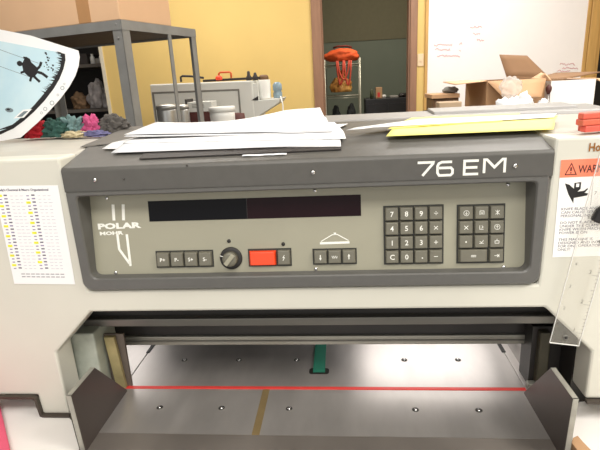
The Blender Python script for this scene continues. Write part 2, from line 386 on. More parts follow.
# knob and pilot lights
u, v = pp(231.3, 258)
k = MB(); k.lathe([(.0182, 0), (.0182, .002), (.0165, .003)], TP @ M4.Translation((u, v, 0)), 32); k.lathe([(.0125, .003), (.0115, .013), (.0105, .0145), (.004, .0147)], TP @ M4.Translation((u, v, 0)), 28, 1)
k.box((-.0035, -.0105, .014), (.0035, .0105, .0175), 2, TP @ M4.Translation((u, v, 0)) @ M4.Rotation(-.7, 4, 'Z'), .001)
k.box((-.0178, -.0006, .003), (-.0125, .0006, .0036), 3, TP @ M4.Translation((u, v, 0)) @ M4.Rotation(-.25, 4, 'Z'))
lab(k.build('knob', [DARK, KEY, OLIVE, LEG], panel), 'round dial with an olive pointer on a black skirt')
for p in ((229, 241), (283.3, 244)):
    u, v = pp(*p); MB().lathe([(.003, 0), (.003, .0012), (.0018, .002)], TP @ M4.Translation((u, v, 0)), 14).build('pilot_light', DARK, panel)
for p in ((107, 198), (116, 272.5), (315, 190.5), (316, 269), (508, 184.5), (503.5, 267)):
    u, v = pp(*p); screw(TP @ M4.Translation((u, v, 0)), .003).build('screw', [CHROME, DARK], panel)
# display window
r = prect(148.5, 198, 361, 219)
split = pp(247, 210)[0]
a1, a2 = pp(148.5, 201)[1], pp(361, 195)[1]
dsp = MB(); y0, y1 = pp(250, 218.8)[1], pp(250, 198)[1]
dsp.box((r[0], y0, -.001), (split-.0004, y1, .0006), 0, TP); dsp.box((split+.0004, y0, -.001), (r[2], y1, .0006), 1, TP); dsp.box((split-.0004, y0, -.001), (split+.0004, y1, .0008), 2, TP)
lab(dsp.build('display_window', [LEDK, LEDR, DARK], panel), 'long dark display window, maroon at its right half')
# printed marks on the panel
g = MB()
def ps(pts, wpx): g.stroke([pp(*p) for p in pts], wpx*.00148, 0, .0003, TP)
ps([(113, 204.5), (114, 220.5)], 3.2); ps([(123.2, 204.3), (123.6, 220.3)], 3.2)
ps([(117.4, 234.5), (119.3, 249.3), (129.6, 263.5)], 2.7); ps([(126.8, 234.3), (130.6, 266)], 2.7)
u, v = pp(98, 229.2); T = TP @ M4.Translation((u, v, .0001)) @ M4.Rotation(.012, 4, 'Z')
g.text('POLAR', .0125, T, 0, .0002, .0006, 1.85)
u, v = pp(99.8, 235.2); T = TP @ M4.Translation((u, v, .0001)) @ M4.Rotation(.012, 4, 'Z')
g.text('MOHR', .0078, T, 0, .0002, .0003, 1.72); g.build('logo', LEG, panel); g = MB()
ps([(320, 243.3), (349.5, 242.3)], 2.4); ps([(321, 241.5), (332, 234.8), (337.5, 234.5), (348.5, 240.5)], .9); ps([(334.8, 232.6), (335, 235)], 2.5)
g.build('clamp_symbol', LEG, panel)
# 76 EM on the hood's front bar, and its screws
def TB(px, py): p = at(px, py, 1, -.0891); return I(p, 0, PI/2)
e = MB(); W7, H7, SW = .0265, .0195, .0042
GL = {'7': [[(0,1),(1,1),(.98,.9),(.32,0)]], '6': [[(.95,1),(.28,1),(.08,.9),(0,.7),(0,.2),(.12,0),(.88,0),(1,.14),(1,.42),(.88,.56),(.05,.56)]],
      'E': [[(1,1),(0,1),(0,0),(1,0)], [(0,.5),(.92,.5)]], 'M': [[(0,0),(0,1),(.12,1),(.5,.42),(.88,1),(1,1),(1,0)]]}
for ch, px, py, wpx in (('7', 417.4, 176.0, 14.8), ('6', 437.3, 175.5, 14.2), ('E', 464.0, 174.3, 13.2), ('M', 483.8, 173.1, 19.0)):
    for n_l, L in enumerate(GL[ch]): e.stroke([(a*wpx*.00149, c_*.0192) for a, c_ in L], .0036, 0, .0004+.0001*n_l, TB(px, py))
e.build('model_lettering', LEG, cut)
for p in ((95, 180), (313, 172.5), (515, 166)): screw(TB(*p), .0034).build('screw', [CHROME, DARK], cut)
for p in ((124, 179), (187, 165)): screw(TB(*p), .0014).build('screw', [HOOD, DARK], cut)
# gold lettering on the right top edge
p = at(588, 151.3, 1, -.0855); m = MB(); m.text('Ho', .0165, I(p+V((0, -.0004, 0)), 0, PI/2), 0, .0002, .0003, .78); m.build('gold_lettering', GOLD, cut)
# warning sticker on the right
Yw = YF-.0003
wl0, wr0, wt, wbm = .3668, .478, 1.3365, 1.190
wsk = MB()
Tw = M4.Translation((wl0, Yw, wt)) @ M4.Rotation(-.012, 4, 'Y') @ M4.Rotation(PI/2, 4, 'X')
Wd, Hd = wr0-wl0, wt-wbm
wsk.box((0, -Hd, -.0002), (Wd, 0, .0004), 0, Tw); wsk.box((.0, -.0255, .0003), (Wd, 0, .0006), 1, Tw)
wsk.stroke([(.007,-.0215),(.0145,-.0055),(.022,-.0215),(.007,-.0215)], .0014, .0006, .0008, Tw, 2)
wsk.stroke([(.0145,-.011),(.0145,-.0165)], .0022, .0006, .0008, Tw, 2); wsk.stroke([(.0145,-.0182),(.0145,-.0198)], .002, .0006, .0008, Tw, 2)
wsk.text('WARNING', .0155, Tw @ M4.Translation((.0245, -.0195, .0007)), 2, .0001, .0002, .70)
wsk.box((.046, -.068, .0004), (.0464, -.030, .0006), 3, Tw)
for ox in (.008, .060):
    wsk.prism([(ox,-.034),(ox+.006,-.036),(ox+.018,-.047),(ox+.027,-.046),(ox+.032,-.042),(ox+.032,-.044),(ox+.028,-.049),(ox+.033,-.050),(ox+.032,-.053),(ox+.020,-.055),(ox+.014,-.056),(ox+.014,-.064),(ox+.006,-.050)], .0004, .0007, XY, 4, 0, Tw)
    wsk.prism([(ox+.013,-.034),(ox+.022,-.033),(ox+.022,-.043),(ox+.018,-.047),(ox+.013,-.043)], .0004, .0007, XY, 4, 0, Tw)
    wsk.box((ox+.0155, -.040, .0007), (ox+.0195, -.035, .0009), 0, Tw)
ty = -.074
for ln in ('KNIFE BLADE AND CLAMP', 'CAN CAUSE SERIOUS', 'PERSONAL INJURY.', '', 'DO NOT PLACE HANDS', 'UNDER THE CLAMP OR', 'KNIFE WHEN MACHINE', 'POWER IS ON.', '', 'THIS MACHINE IS', 'DESIGNED AND INTENDED', 'FOR ONE OPERATOR', 'ONLY!'):
    if ln: wsk.text(ln, .0056, Tw @ M4.Translation((.006, ty, .0005)), 3, .0001, 0, 1.12)
    ty -= .0052
lab(wsk.build('warning_sticker', [DECAL, WARNR, MAROON, INK, BLACK], cut), 'white warning sticker with an orange heading and hand symbols')
# black gasket under the housing
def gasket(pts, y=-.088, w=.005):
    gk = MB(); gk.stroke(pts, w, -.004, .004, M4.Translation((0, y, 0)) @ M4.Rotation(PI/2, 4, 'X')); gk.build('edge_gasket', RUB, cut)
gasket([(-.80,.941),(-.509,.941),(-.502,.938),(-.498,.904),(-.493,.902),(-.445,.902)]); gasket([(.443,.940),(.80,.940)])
# inside of the opening
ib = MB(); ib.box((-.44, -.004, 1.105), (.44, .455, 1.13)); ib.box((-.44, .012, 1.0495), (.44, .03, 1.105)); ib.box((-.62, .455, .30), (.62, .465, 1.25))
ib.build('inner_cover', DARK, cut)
kb = MB(); kb.box((-.44, -.002, 1.034), (.44, .030, 1.0495), bev=.002); kb.build('knife_bar', BEAM, cut)
cb = MB(); cb.box((-.43, .052, .985), (.43, .075, 1.08), 1); cb.box((-.43, .046, .966), (.43, .080, .985), 0, bev=.002); cb.box((-.43, .044, .974), (.43, .047, .9765), 2)
cb.build('clamp_bar', [BEAML, DARK, BEAM], cut)
for i in (-.19, .045, .235):
    MB().lathe([(.009, 0), (.009, .004), (.005, .006)], I((i, -.045, 1.107), 0, PI), 16).build('bolt', CHROME, cut)
BROWNM = mat('grey_brown_metal', (112,102,94), .5, .3, amt=.2)
for s_ in (-1, 1):
    q = MB()
    if s_ < 0: q.box((-.465, -.031, .88), (-.406, .05, 1.036), 0, bev=.003)
    else: q.box((.400, .0, .88), (.418, .06, 1.015), 0, bev=.002)
    q.build('side_column', CREAM_D if s_ < 0 else mat('dark_olive_metal', (70,66,52), .5, .2, amt=.2), cut)
    q = MB()
    if s_ < 0:
        q.box((-.62, -.004, .88), (-.605, .45, 1.25)); q.box((-.606, -.034, .88), (-.464, .01, 1.25)); q.box((-.407, .003, .9005), (-.367, .008, 1.016), 1); q.box((-.606, -.004, 1.105), (-.42, .45, 1.13))
    else:
        q.box((.443, -.034, .88), (.60, .45, 1.25)); q.box((.391, .014, .88), (.444, .06, 1.02)); q.box((.43, .05, .88), (.445, .45, 1.1))
    q.build('frame_wall', [DARK, BROWNM], cut)
br = MB(); br.prism([(-.402,1.014),(-.382,1.014),(-.375,.902),(-.394,.902)], -.006, .002, XZ, 0, .0008); lab(br.build('guide_strip', BRASSY, cut), 'stained brass guide strip beside the table')
sk = MB(); sk.box((.386, -.002, .9), (.4005, .010, .9125), bev=.001); sk.build('stop_block', BEAML, cut)
# table
tb = MB(); tb.box((-.383, .0045, .872), (.383, .45, .9), bev=.0008); tb.box((-.383, -.1283, .872), (.383, -.0045, .9)); tb.box((-.383, -.0045, .872), (.383, .0045, .894))
tb.box((-.60, .012, .872), (-.384, .45, .9), bev=.0005); tb.box((.384, .012, .872), (.43, .45, .9), bev=.0005)
table = tb.build('table', STEEL, cut)
for s_ in (-1, 1):
    q = MB(); q.prism([(.06,.9),(.06,.9),(.40,.9),(.40,.965),(.02,.965),(.018,.9)][1:], .4 if s_ > 0 else -.604, .404 if s_ > 0 else -.600, YZ, 0, 0)
    q.build('side_rail', STEELW, cut)
    x = .383*s_
    MB().box((x-.004, .125, .8985), (x+.004, .17, .9012)).build('slot', DARK, table)
tf = MB(); tf.prism([(-.1285,.9),(-.205,.8985),(-.212,.893),(-.212,.75),(-.17,.75),(-.1285,.87)], -.383, .383, YZ, 0, .001); tf.build('table_front', STEELD, cut)
for x in (-.287, -.171, -.0475, .0625, .1755, .2835):
    for y in (-.0605, .097):
        if abs(x-.0625) < .01: continue
        if y > 0: x_ = x-.003 if x < -.2 else x
        else: x_ = x
        q = MB(); T = I((x_, y, .9))
        q.lathe([(.0062, -.002), (.0062, .0004), (.0052, .0004), (.0052, -.001)], T, 18, 0); q.lathe([(.0052, -.001), (.0052, .00025)], T, 16, 1); q.lathe([(.0034, 0), (.0031, .0011), (.0018, .0021), (.0006, .0024)], T, 14, 2)
        q.build('air_nozzle', [BEAM, DARK, CHROME], table)
MB().box((-.383, -.004, .894), (.383, .004, .9012), bev=.0008).build('cutting_stick', REDP, table)
lab(MB().box((-.1035, -.1285, .8995), (-.0905, -.005, .9006)).build('inlay_strip', BRASS, table), 'brass strip let into the front table')
sl = MB(); sl.prism(rrect(-.0185, .046, .0215, .066, .006), .8992, .9008, XY); sl.build('belt_slot', DARK, table)
gb = MB(); gb.prism([(.05,.9012),(.058,.9028),(.24,.9035),(.24,.9047),(.056,.9041),(.049,.9024)], -.0105, .0135, YZ); lab(gb.build('gauge_belt', GREEN, cut), 'green belt running back under the clamp')
# steel cheeks left and right of the front table
for s_ in (-1, 1):
    q = MB(); x0, x1 = (-.3705, -.379) if s_ < 0 else (.3755, .384)
    pts = [(-.012,.903),(-.102,1.011),(-.179,1.011),(-.171,.86),(-.171,.75),(-.012,.86)]
    q.prism(pts, x0, x1, YZ, 0, .0008)
    # bare ground edge along the top and the front
    E_ = [(-.102,1.0118),(-.1796,1.0118),(-.1722,.86),(-.1722,.75)]
    for (a, b_), (c_, d_) in zip(E_, E_[1:]):
        ox, oz = (0, .0006) if abs(b_-d_) < .01 else (-.0006, 0)
        q.prism([(a,b_),(c_,d_),(c_-ox*3,d_-oz*3),(a-ox*3,b_-oz*3)], x0+.0004*s_, x1-.0004*s_, YZ, 1)
    q.build('cheek_plate', [GUARD, EDGE], cut)
# white side tables
def tz(*pp_): return [tuple(at(x, y, 2, .9)[:2]) for x, y in pp_]
eL = tz((56,414.8), (69,415.2), (73.5,419), (82,449.5)); eR = tz((589,399.5), (577.5,400.5), (574,405.5), (567.5,449.5))
eL += [(eL[-1][0]+.004, -.20), (eL[-1][0]+.004, -.55)]; eR += [(eR[-1][0]-.003, -.20), (eR[-1][0]-.003, -.55)]
for s_, pts, eg in ((-1, [(-.80,.02),(-.505,.02),(-.498,-.07)]+eL[1:]+[(-.80,-.55)], eL), (1, [(.80,.02),(.47,.02)]+eR[1:]+[(.80,-.55)], eR)):
    q = MB(); q.prism(pts, .877, .9, XY, 0, .002); st_ = q.build('side_table', WHITE, cut)
    q = MB(); q.stroke(eg, .0075, .870, .902, M4.Identity(4)); q.build('edge_band', RUB, st_)
bd = MB(); bd.box((-.55, -.02, .12), (.55, .75, .872), 0, bev=.01); bd.box((-.60, .0, 0), (-.40, .70, .12), 0, bev=.01); bd.box((.40, .0, 0), (.60, .70, .12), 0, bev=.01)
bd.build('base_cabinet', CREAM, cut)
rt = MB(); rt.box((-.38, .43, .872), (.38, 1.0, .9), bev=.002); rt.build('rear_table', STEELW, cut)
# unseen glowing panels added behind the clamp for the table's bright reflections
lt = MB(); lt.box((.09, .25, 1.078), (.425, .43, 1.104), 0); lt.box((.10, .255, 1.075), (.42, .425, 1.0785), 1)
lab(lt.build('added_glow_panel', [DARK, emis('glow_panel_bright', (255,250,246), 5)], cut), 'work lamp under the knife housing')
lt = MB(); lt.box((-.60, .22, 1.078), (-.475, .43, 1.104), 0); lt.box((-.595, .225, 1.075), (-.478, .425, 1.0785), 1)  # second added panel, brightening the left corner of the table
lt.build('added_glow_panel', [DARK, emis('glow_panel_dim', (255,250,246), 4)], cut)

# ================================================================== THINGS ON THE MACHINE
# reference sheet taped on the left
rs = MB(); a = at(-4, 186.5, 1, YF); TL, TR, BL = V((-.487, YF-.0006, 1.3285)), V((-.3865, YF-.0006, 1.3285)), None
Wd, Hd = .1065, .1675
Ts = M4.Translation((-.489, YF-.0006, 1.3285)) @ M4.Rotation(.025, 4, 'Y') @ M4.Rotation(PI/2, 4, 'X')
rs.box((0, -Hd, 0), (Wd, 0, .0004), 0, Ts)
rs.text("Daily's Chemical & Macro Organizational", .0052, Ts @ M4.Translation((.005, -.0085, .0005)), 1, .0001, .00012, .98)
for j in range(23):
    y = -.0165-j*.0056
    for c0 in (0.002, .048):
        k_ = (j+(0 if c0 < .01 else 1)) % 3
        if k_ == 0: rs.box((c0+.001, y-.0016, .0003), (c0+.0085, y+.0022, .0006), 2, Ts)
        else: rs.box((c0+.003, y-.0008, .0003), (c0+.0075, y+.0010, .00055), 3, Ts)
        rs.box((c0+.0115, y-.0010+.001, .0003), (c0+.017, y+.0022, .0006), 3 if j % 2 else 1, Ts)
        for q in range(3):
            x = c0+.022+q*.008; L = .004+.003*random.random(); rs.box((x, y-.0002, .0003), (x+L, y+.0002, .00055), 3, Ts)
for j in range(2):
    for q in range(9): x = .016+q*.0085; rs.box((x, -.150-j*.005, .0003), (x+.0066, -.1488-j*.005, .00055), 1, Ts)
tag(rs.build('reference_sheet', [PAPER, INK, HIL, INKP]), 'white printed list with yellow highlighted rows taped beside the control panel', 'sheet of paper')
# clear ruler hanging on the right, black magnet holding it
ru = MB(); p0 = at(549, 342, 1, -.092); p1 = at(577.5, 347.5, 1, -.092)
ang = .135
Tr = M4.Translation((p0.x, -.0925, p0.z)) @ M4.Rotation(ang, 4, 'Y') @ M4.Rotation(PI/2, 4, 'X')
ru.box((0, 0, 0), (.0445, .305, .002), 0, Tr, .0006)
for sx in (0, .0443): ru.box((sx-.0001, 0, .0), (sx+.0005, .305, .0022), 2, Tr)
ru.box((0, -.0003, 0), (.0445, .0005, .0022), 2, Tr)
ru.lathe([(.004, .0001), (.004, .0024), (.0026, .0025), (.0024, .0001)], Tr @ M4.Translation((.022, .012, 0)), 18, 1); ru.lathe([(.0022, .0), (.0022, .0026)], Tr @ M4.Translation((.022, .012, 0)), 12, 3)
for i in range(46):
    L = .010 if i % 8 == 0 else (.006 if i % 4 == 0 else .0035); y = .022+i*.006
    ru.box((.044-L, y, .002), (.044, y+.0005, .0022), 1, Tr)
    if i % 8 == 0: ru.text(str(1+i//8), .009, Tr @ M4.Translation((.0285, y+.002, .0021)), 1, .0001)
    if i % 6 == 0: ru.text(str(1+i//6), .007, Tr @ M4.Translation((.006, y+.001, .0021)), 1, .0001)
tag(ru.build('ruler', [CLEAR, GREYL, PLW, DARK]), 'clear plastic ruler hanging over the lower corner of the warning sticker', 'ruler')
mg = MB(); p = at(599.5, 214, 1, -.098); Tm = M4.Translation((p.x, -.0895, p.z)) @ M4.Rotation(.15, 4, 'Y') @ M4.Rotation(PI/2, 4, 'X')
mg.prism([(-.007,-.011),(.004,-.014),(.010,-.006),(.010,.009),(.003,.013),(-.004,.005)], .0, .012, XY, 0, .002, Tm)
mg.tube([(p.x+.004, -.0925, p.z+.012), (p.x+.008, -.091, p.z+.04), (p.x+.012, -.0885, p.z+.075)], .0006, 6, 0)
tag(mg.build('magnet_clip', BLACK), 'black clip on a thin cord hanging over the warning sticker', 'clip')
# red cutting sticks
k = 0
for (dx, dy, dz) in ((0, 0, 0), (.006, .0122, 0), (-.004, .001, .0089), (.003, .0132, .0089), (-.002, .004, .0178), (.008, .0162, .0178)):
    q = MB()
    q.box((0, -.0055, 0), (.33, .0055, .0086), 0, M4.Translation((.4005+dx-.34*dy, -.066+dy*.95, 1.3716+dz)) @ M4.Rotation(.30, 4, 'Z'), .0014)
    tag(q.build('cutting_stick', mat('red_stick_%s' % 'abcdef'[k], (222-7*(k % 3), 92+5*(k % 3), 78), .5, amt=.14, scale=30)),
        'red plastic cutting stick in the bundle on the machine top right', 'cutting stick', 'red cutting sticks on the machine top'); k += 1
# sheets of paper on the hood
def P(px, py, y): return at(px, py, 1, y)
def quad_sheet(a, b_, c_, d_, curl=0, wob=.001, seed=0, skew=0):
    """a front-left, b front-right, c back-right, d back-left"""
    a, b_, c_, d_ = map(V, (a, b_, c_, d_))
    def fn(u, v):
        p = (a*(1-u)+b_*u)*(1-v)+(d_*(1-u)+c_*u)*v
        p = p+V((0, 0, curl*math.sin(PI*v)*(1-.3*u)+wob*noise.noise(V((u*4+seed, v*3, seed)))))
        return p
    return fn
def paper(label, fn0, m=PAPER, th=.0004, nu=24, nv=10, group='loose sheets on the hood', name='paper_sheet', cat='sheet of paper'):
    if name == 'paper_sheet': LAY[0] += 1
    LAYN = LAY[0] if name == 'paper_sheet' else 0; dz = .0022+.0010*LAY[0] if name == 'paper_sheet' else .0008
    def fn(u, v):
        p = fn0(u, v); b_z = hood_z(p.y)+dz; p.z = b_z if LAYN in (1, 2, 3) else max(p.z, b_z); return p
    q = MB(); q.sheet(fn, nu, nv, th); return tag(q.build(name, m), label, cat, group)
LAY = [0]
def hood_z(y): return 1.3525+(y+.0855)*.2325 if y < .005 else 1.3745
def H(px, py, dz=.004):
    z = 1.37
    for _ in range(12): q_ = at(px, py, 2, z); z = .5*z+.5*(hood_z(q_.y)+dz)
    return at(px, py, 2, z)
GR = 'loose white sheets on the hood'
def flat(x0, y0, x1, y1, z0, z1, rz=0, curl=0, wob=.0008, seed=0):
    cx, cy_ = (x0+x1)/2, (y0+y1)/2
    def R(x, y, z): dx, dy = x-cx, y-cy_; return (cx+dx*math.cos(rz)-dy*math.sin(rz), cy_+dx*math.sin(rz)+dy*math.cos(rz), z)
    return quad_sheet(R(x0, y0, z0), R(x1, y0, z0), R(x1, y1, z1), R(x0, y1, z1), curl, wob, seed)
paper('dark grey card lying under the left end of the white paper stack', quad_sheet(P(80,147,.0), P(140,146,.02), P(150,126,.27), P(128,126.5,.27), 0, .0003, 2), FOLD, .0006, group=None, name='card_sheet', cat='card')
q = MB(); q.prism([(-.255,-.066),(.058,-.060),(.0585,.004),(.06,.10),(-.25,.10),(-.2535,.004)], .0, .0012, lambda a, b_, d: V((a, b_, hood_z(b_)+.0012+d)), 0)  # black sheet drawn as the dark shade below the paper stack
tag(q.build('shade_sheet', TOOLK), 'thin black sheet putting in the shade under the white paper stack', 'shade_sheet')
paper('lowest white sheet of the stack, sticking out furthest over the front bar', quad_sheet(H(102,148.8,.0032), H(341,146.3,.0032), V((.052,.15,1.37)), V((-.315,.14,1.37)), 0, 0, 1), PAPER, group=GR)
paper('second white sheet from the bottom of the paper stack, pulled to the right', quad_sheet(H(111,152.8,.0042), H(318,145.2,.0042), V((.072,.16,1.37)), V((-.30,.15,1.37)), 0, 0, 4), PAPER2, group=GR)
paper('white sheet in the middle of the paper stack with its right corner showing', quad_sheet(H(122,143,.0052), H(346,138.5,.0052), V((.045,.20,1.37)), V((-.31,.19,1.37)), 0, 0, 6), PAPER, group=GR)
paper('white sheet just under the top of the paper stack', quad_sheet(P(124,136.5,.02), P(333,134,.01), P(326,117,.22), P(152,124,.22), .001, .001, 8), PAPER2, group=GR)
def topfn():
    a, b_, c_, d_ = P(124,134.5,.03), P(331,130.5,.02), P(320,107.5,.24), P(156,122,.24)
    def fn(u, v):
        p = (a*(1-u)+b_*u)*(1-v)+(d_*(1-u)+c_*u)*v
        k_ = -.010*math.sin(PI*min(1, u*1.25))*v+.0015*noise.noise(V((u*3, v*2, 5)))
        return p+V((0, 0, k_ if u > .02 else 0))
    return fn
paper('top white sheet of the stack, its far right corner curling up', topfn(), PAPER, group=GR)
paper('thin cream paper strip lying on the front of the hood', flat(-.092, -.070, -.024, -.0645, 1.3575, 1.3588), PAPER2, group=None, name='paper_strip', cat='paper strip')
GY = 'yellow sheets on the hood'
paper('yellow sheet fanned out on the right of the hood, its left half covered in white', quad_sheet(P(386,136.5,-.03), P(553,134,-.03), P(557,122,.09), P(412,122,.13), .0005, .0006, 3), YPAPER, group=GY)
paper('yellow sheet with a bright back corner below the grey rail', quad_sheet(P(388,135,.0), P(500,131,.02), P(520,119.5,.16), P(412,118.5,.17), .001, .0006, 9), YPAPER, group=GY)
paper('white sheet lying over the yellow sheets on the hood', quad_sheet(P(346,134,.0), P(553,126.5,.04), P(556,121.5,.11), P(420,124.5,.12), .001, .0006, 11), PAPER2, group=None)
# fan shaped print leaning at the left
n_ = V((0, -1, .28)).normalized(); p0_ = V((-.6, .15, 1.372))
def bend(p): return V((p.x, p.y+.9*(p.x+.50)**2, p.z))
def shp(m, pts, h, mi, th=.0003):
    bm = bmesh.new(); vs = [bm.verts.new(hit(x, y, p0_, n_)) for x, y in pts]; fc = bm.faces.new(vs); bm.normal_update()
    if fc.normal.dot(n_) < 0: bmesh.ops.reverse_faces(bm, faces=[fc])
    for i in range(14):
        bmesh.ops.bisect_plane(bm, geom=bm.verts[:]+bm.edges[:]+bm.faces[:], plane_co=(-.74+i*.022, 0, 0), plane_no=(1, 0, 0))
    for v in bm.verts: v.co = bend(v.co)+n_*h
    bmesh.ops.triangulate(bm, faces=bm.faces[:]); bm.normal_update()
    r_ = bmesh.ops.extrude_face_region(bm, geom=bm.faces[:])
    for v in r_['geom']:
        if isinstance(v, bmesh.types.BMVert): v.co -= n_*th
    bmesh.ops.recalc_face_normals(bm, faces=bm.faces[:])
    m.add_bm(bm, mi)
pr = MB()
arc_o = [(78,50.5),(79.3,57),(78.2,66),(75,76),(69,87),(60,99),(49,111),(37,122.5),(25,132.5),(18,138)]
shp(pr, [(-14,27),(30,35.5)]+arc_o+[(-4,142),(-14,142)], 0, 0, .0006)
arc_i = [(60,52.5),(62,58),(60.5,67),(56.5,76.5),(51,85),(43,94.5),(33,105.5),(22,115.5),(12,123),(2,129.5),(-12,134)]
shp(pr, [(-14,39),(0,41.5),(30,46.8)]+arc_i, .0004, 1)
arc_b = [(65,54),(65.5,60),(63.5,69),(59.5,79),(53.5,89),(44,101),(33,112),(22,121),(10,129),(-12,138)]
shp(pr, arc_i+arc_b[::-1], .0005, 2)
rnd = random.Random(3)
for i in range(60):           # printed grass along the dark band
    t_ = rnd.random()*.62; j = t_*8; k0 = int(j); fr = j-k0
    x = arc_i[k0][0]*(1-fr)+arc_i[k0+1][0]*fr; y = arc_i[k0][1]*(1-fr)+arc_i[k0+1][1]*fr
    L = 2+4*rnd.random(); a_ = PI+.35+rnd.uniform(-.4, .4)
    shp(pr, [(x+.8,y-.5),(x+.8,y+.5),(x+L*math.cos(a_),y+L*math.sin(a_)*.9)], .0006, 2)
for i in range(16):
    x, y = 48+rnd.uniform(-4, 6), 53+rnd.random()*18; s_ = .4+.7*rnd.random(); shp(pr, [(x-s_,y-s_),(x+s_,y-s_*.6),(x+s_*.7,y+s_),(x-s_*.8,y+s_*.7)], .0006, 2)
def blob(cx, cy_, rx, ry, a_=0, n=10): return [(cx+rx*math.cos(t)*math.cos(a_)-ry*math.sin(t)*math.sin(a_), cy_+rx*math.cos(t)*math.sin(a_)+ry*math.sin(t)*math.cos(a_)) for t in [2*PI*i/n for i in range(n)]]
shp(pr, blob(17.5, 63.5, 3.4, 2.7, .3), .0007, 2)              # swinging child in silhouette
shp(pr, [(20,64),(23,58.5),(28.5,58.5),(30.5,62.5),(36,67),(38,72),(33,77.5),(28,77),(24,74),(21.5,71)], .0007, 2)
for L, w_ in (([(23,66),(24.5,71),(18.5,72.8)], 2.2), ([(28,61),(26,58),(21.5,57.5)], 2), ([(35,70.5),(39.5,66.5),(41,62)], 2.7), ([(35,71.5),(42,73.5),(47.5,77.5)], 2.7), ([(31,75),(29.5,79.5),(29,81.5)], 2.5), ([(32,75),(36,79),(39.5,82)], 2.5)):
    for (x0, y0), (x1, y1) in zip(L, L[1:]):
        d = V((x1-x0, y1-y0)).normalized(); nx, ny = -d.y*w_/2, d.x*w_/2
        shp(pr, [(x0+nx,y0+ny),(x1+nx,y1+ny),(x1-nx,y1-ny),(x0-nx,y0-ny)], .0007, 2)
for x0, y0, x1, y1 in ((-12,47,38,63), (-12,64,36,79)): shp(pr, [(x0,y0),(x1,y1),(x1,y1+.45),(x0,y0+.45)], .0006, 3)
shp(pr, [(10,119),(21,110),(31,109),(22,118)], .0006, 0); shp(pr, [(14,117.5),(22,111.5),(27,111.2),(20,117)], .0007, 3)
shp(pr, blob(5, 110.5, 5, 2.3, .1), .0006, 3); shp(pr, blob(4, 110, 2.2, 1, .1), .0007, 2)
shp(pr, [(-12,132),(0,129.8),(10,128.5),(14,125),(8,125.5),(0,128)], .0007, 2)
for x, y, s_ in ((45,109,2.0), (52,103,2.3), (58,95,1.2), (62.5,88,2.0), (41,113,1.3), (64.5,84,1)):
    for i in range(9):
        a0, a1 = 2*PI*i/9, 2*PI*(i+.8)/9; shp(pr, [(x+s_*math.cos(a0),y+s_*math.sin(a0)),(x+s_*math.cos(a1),y+s_*math.sin(a1)),(x+s_*.75*math.cos(a1),y+s_*.75*math.sin(a1)),(x+s_*.75*math.cos(a0),y+s_*.75*math.sin(a0))], .0006, 3)
tag(pr.build('printed_sheet', [PAPER, BLUEP, BLACK, mat('pencil_grey', (120,134,140), .8, amt=.1)]), 'fan shaped white sheet printed with a pale blue sky and a child on a swing', 'print')
# rags on the machine top left
for c_, sz, nm, lb, sd, rz in (
    (P(38,133,.20), (.026,.020,.022), cloth('red_cloth', (186,30,44)), 'red rag beside the fan shaped print', 1, .3),
    (P(57,131,.20), (.030,.022,.024), cloth('dark_green_cloth', (46,84,76)), 'dark green rag right of the red rag', 2, 0),
    (P(73,126,.215), (.026,.022,.026), cloth('teal_cloth', (110,140,140)), 'pale teal rag in the middle of the rag pile', 3, .4),
    (P(90,122,.222), (.024,.016,.026), cloth('pink_cloth', (206,86,136)), 'bright pink rag on top of the rag pile', 4, -.5),
    (P(75,134,.175), (.028,.012,.008), cloth('cream_cloth', (200,186,150)), 'flat cream rag in front of the rag pile', 5, 0),
    (P(96,133.5,.175), (.026,.010,.008), cloth('lilac_cloth', (112,110,150)), 'flat lilac rag in front of the pink rag', 6, 0),
    (P(112,124,.225), (.032,.018,.024), cloth('grey_cloth', (92,88,84)), 'grey rag at the right end of the rag pile', 7, 0)):
    q = MB(); q.lump((c_.x, c_.y, 1.3735+.62*sz[2]), sz, sd, 0, .5, 2.7, 5, True, rz)
    tag(q.build('rag', nm), lb, 'rag', 'rags on the machine top')
# pink booklet and a bit of cardboard on the side tables
q = MB(); q.prism([(-.602,-.060),(-.590,-.072),(-.502,-.172),(-.47,-.21),(-.62,-.40),(-.78,-.25),(-.70,-.10)], .9003, .912, XY, 0, .002)
tag(q.build('booklet', PINK), 'rose pink booklet on the left white side table', 'booklet')
q = MB(); q.prism([(.393,-.157),(.400,-.146),(.409,-.141),(.411,-.155),(.425,-.22),(.40,-.22)], .9003, .918, XY, 0, .001)
tag(q.build('cardboard_scrap', CARD), 'tan cardboard scrap on the right white side table', 'scrap')

# ================================================================== LEFT BACKGROUND
# grey steel rack
ra = math.radians(17); rc = V((-.872, 1.375, 0)); ax_ = V((math.cos(ra), -math.sin(ra), 0)); bx_ = V((math.sin(ra), math.cos(ra), 0))
TR_ = M4.Translation(rc) @ M4((ax_, bx_, V((0, 0, 1)))).transposed().to_4x4()   # local x right, y back; corner at front right
rk = thing('steel_rack', 'grey slotted steel rack carrying a large cardboard box', 'rack', rc)
def angle_leg(x, y, sx, sy_, w=.050, z1=1.75):
    m = MB(); m.box((x, y, 0), (x+sx*w, y+sy_*.004, z1), 0, TR_); m.box((x, y, 0), (x+sx*.004, y+sy_*w, z1), 0, TR_)
    for z in (1.735, 1.68):
        m.lathe([(.006,0),(.006,.003),(.003,.004)], TR_ @ I((x+sx*.025, y, z), 0, PI/2 if sy_ > 0 else -PI/2), 10, 0)
    return m.build('leg', RACKM, rk)
Lx, Ly = 1.05, .57
angle_leg(0, 0, -1, 1); angle_leg(0, Ly, -1, -1, .04); angle_leg(-Lx, 0, 1, 1); angle_leg(-Lx, Ly, 1, -1)
m = MB(); m.box((-.004, .325, 0), (.002, .350, 1.75), 0, TR_); m.build('upright', RACKM, rk)
m = MB()
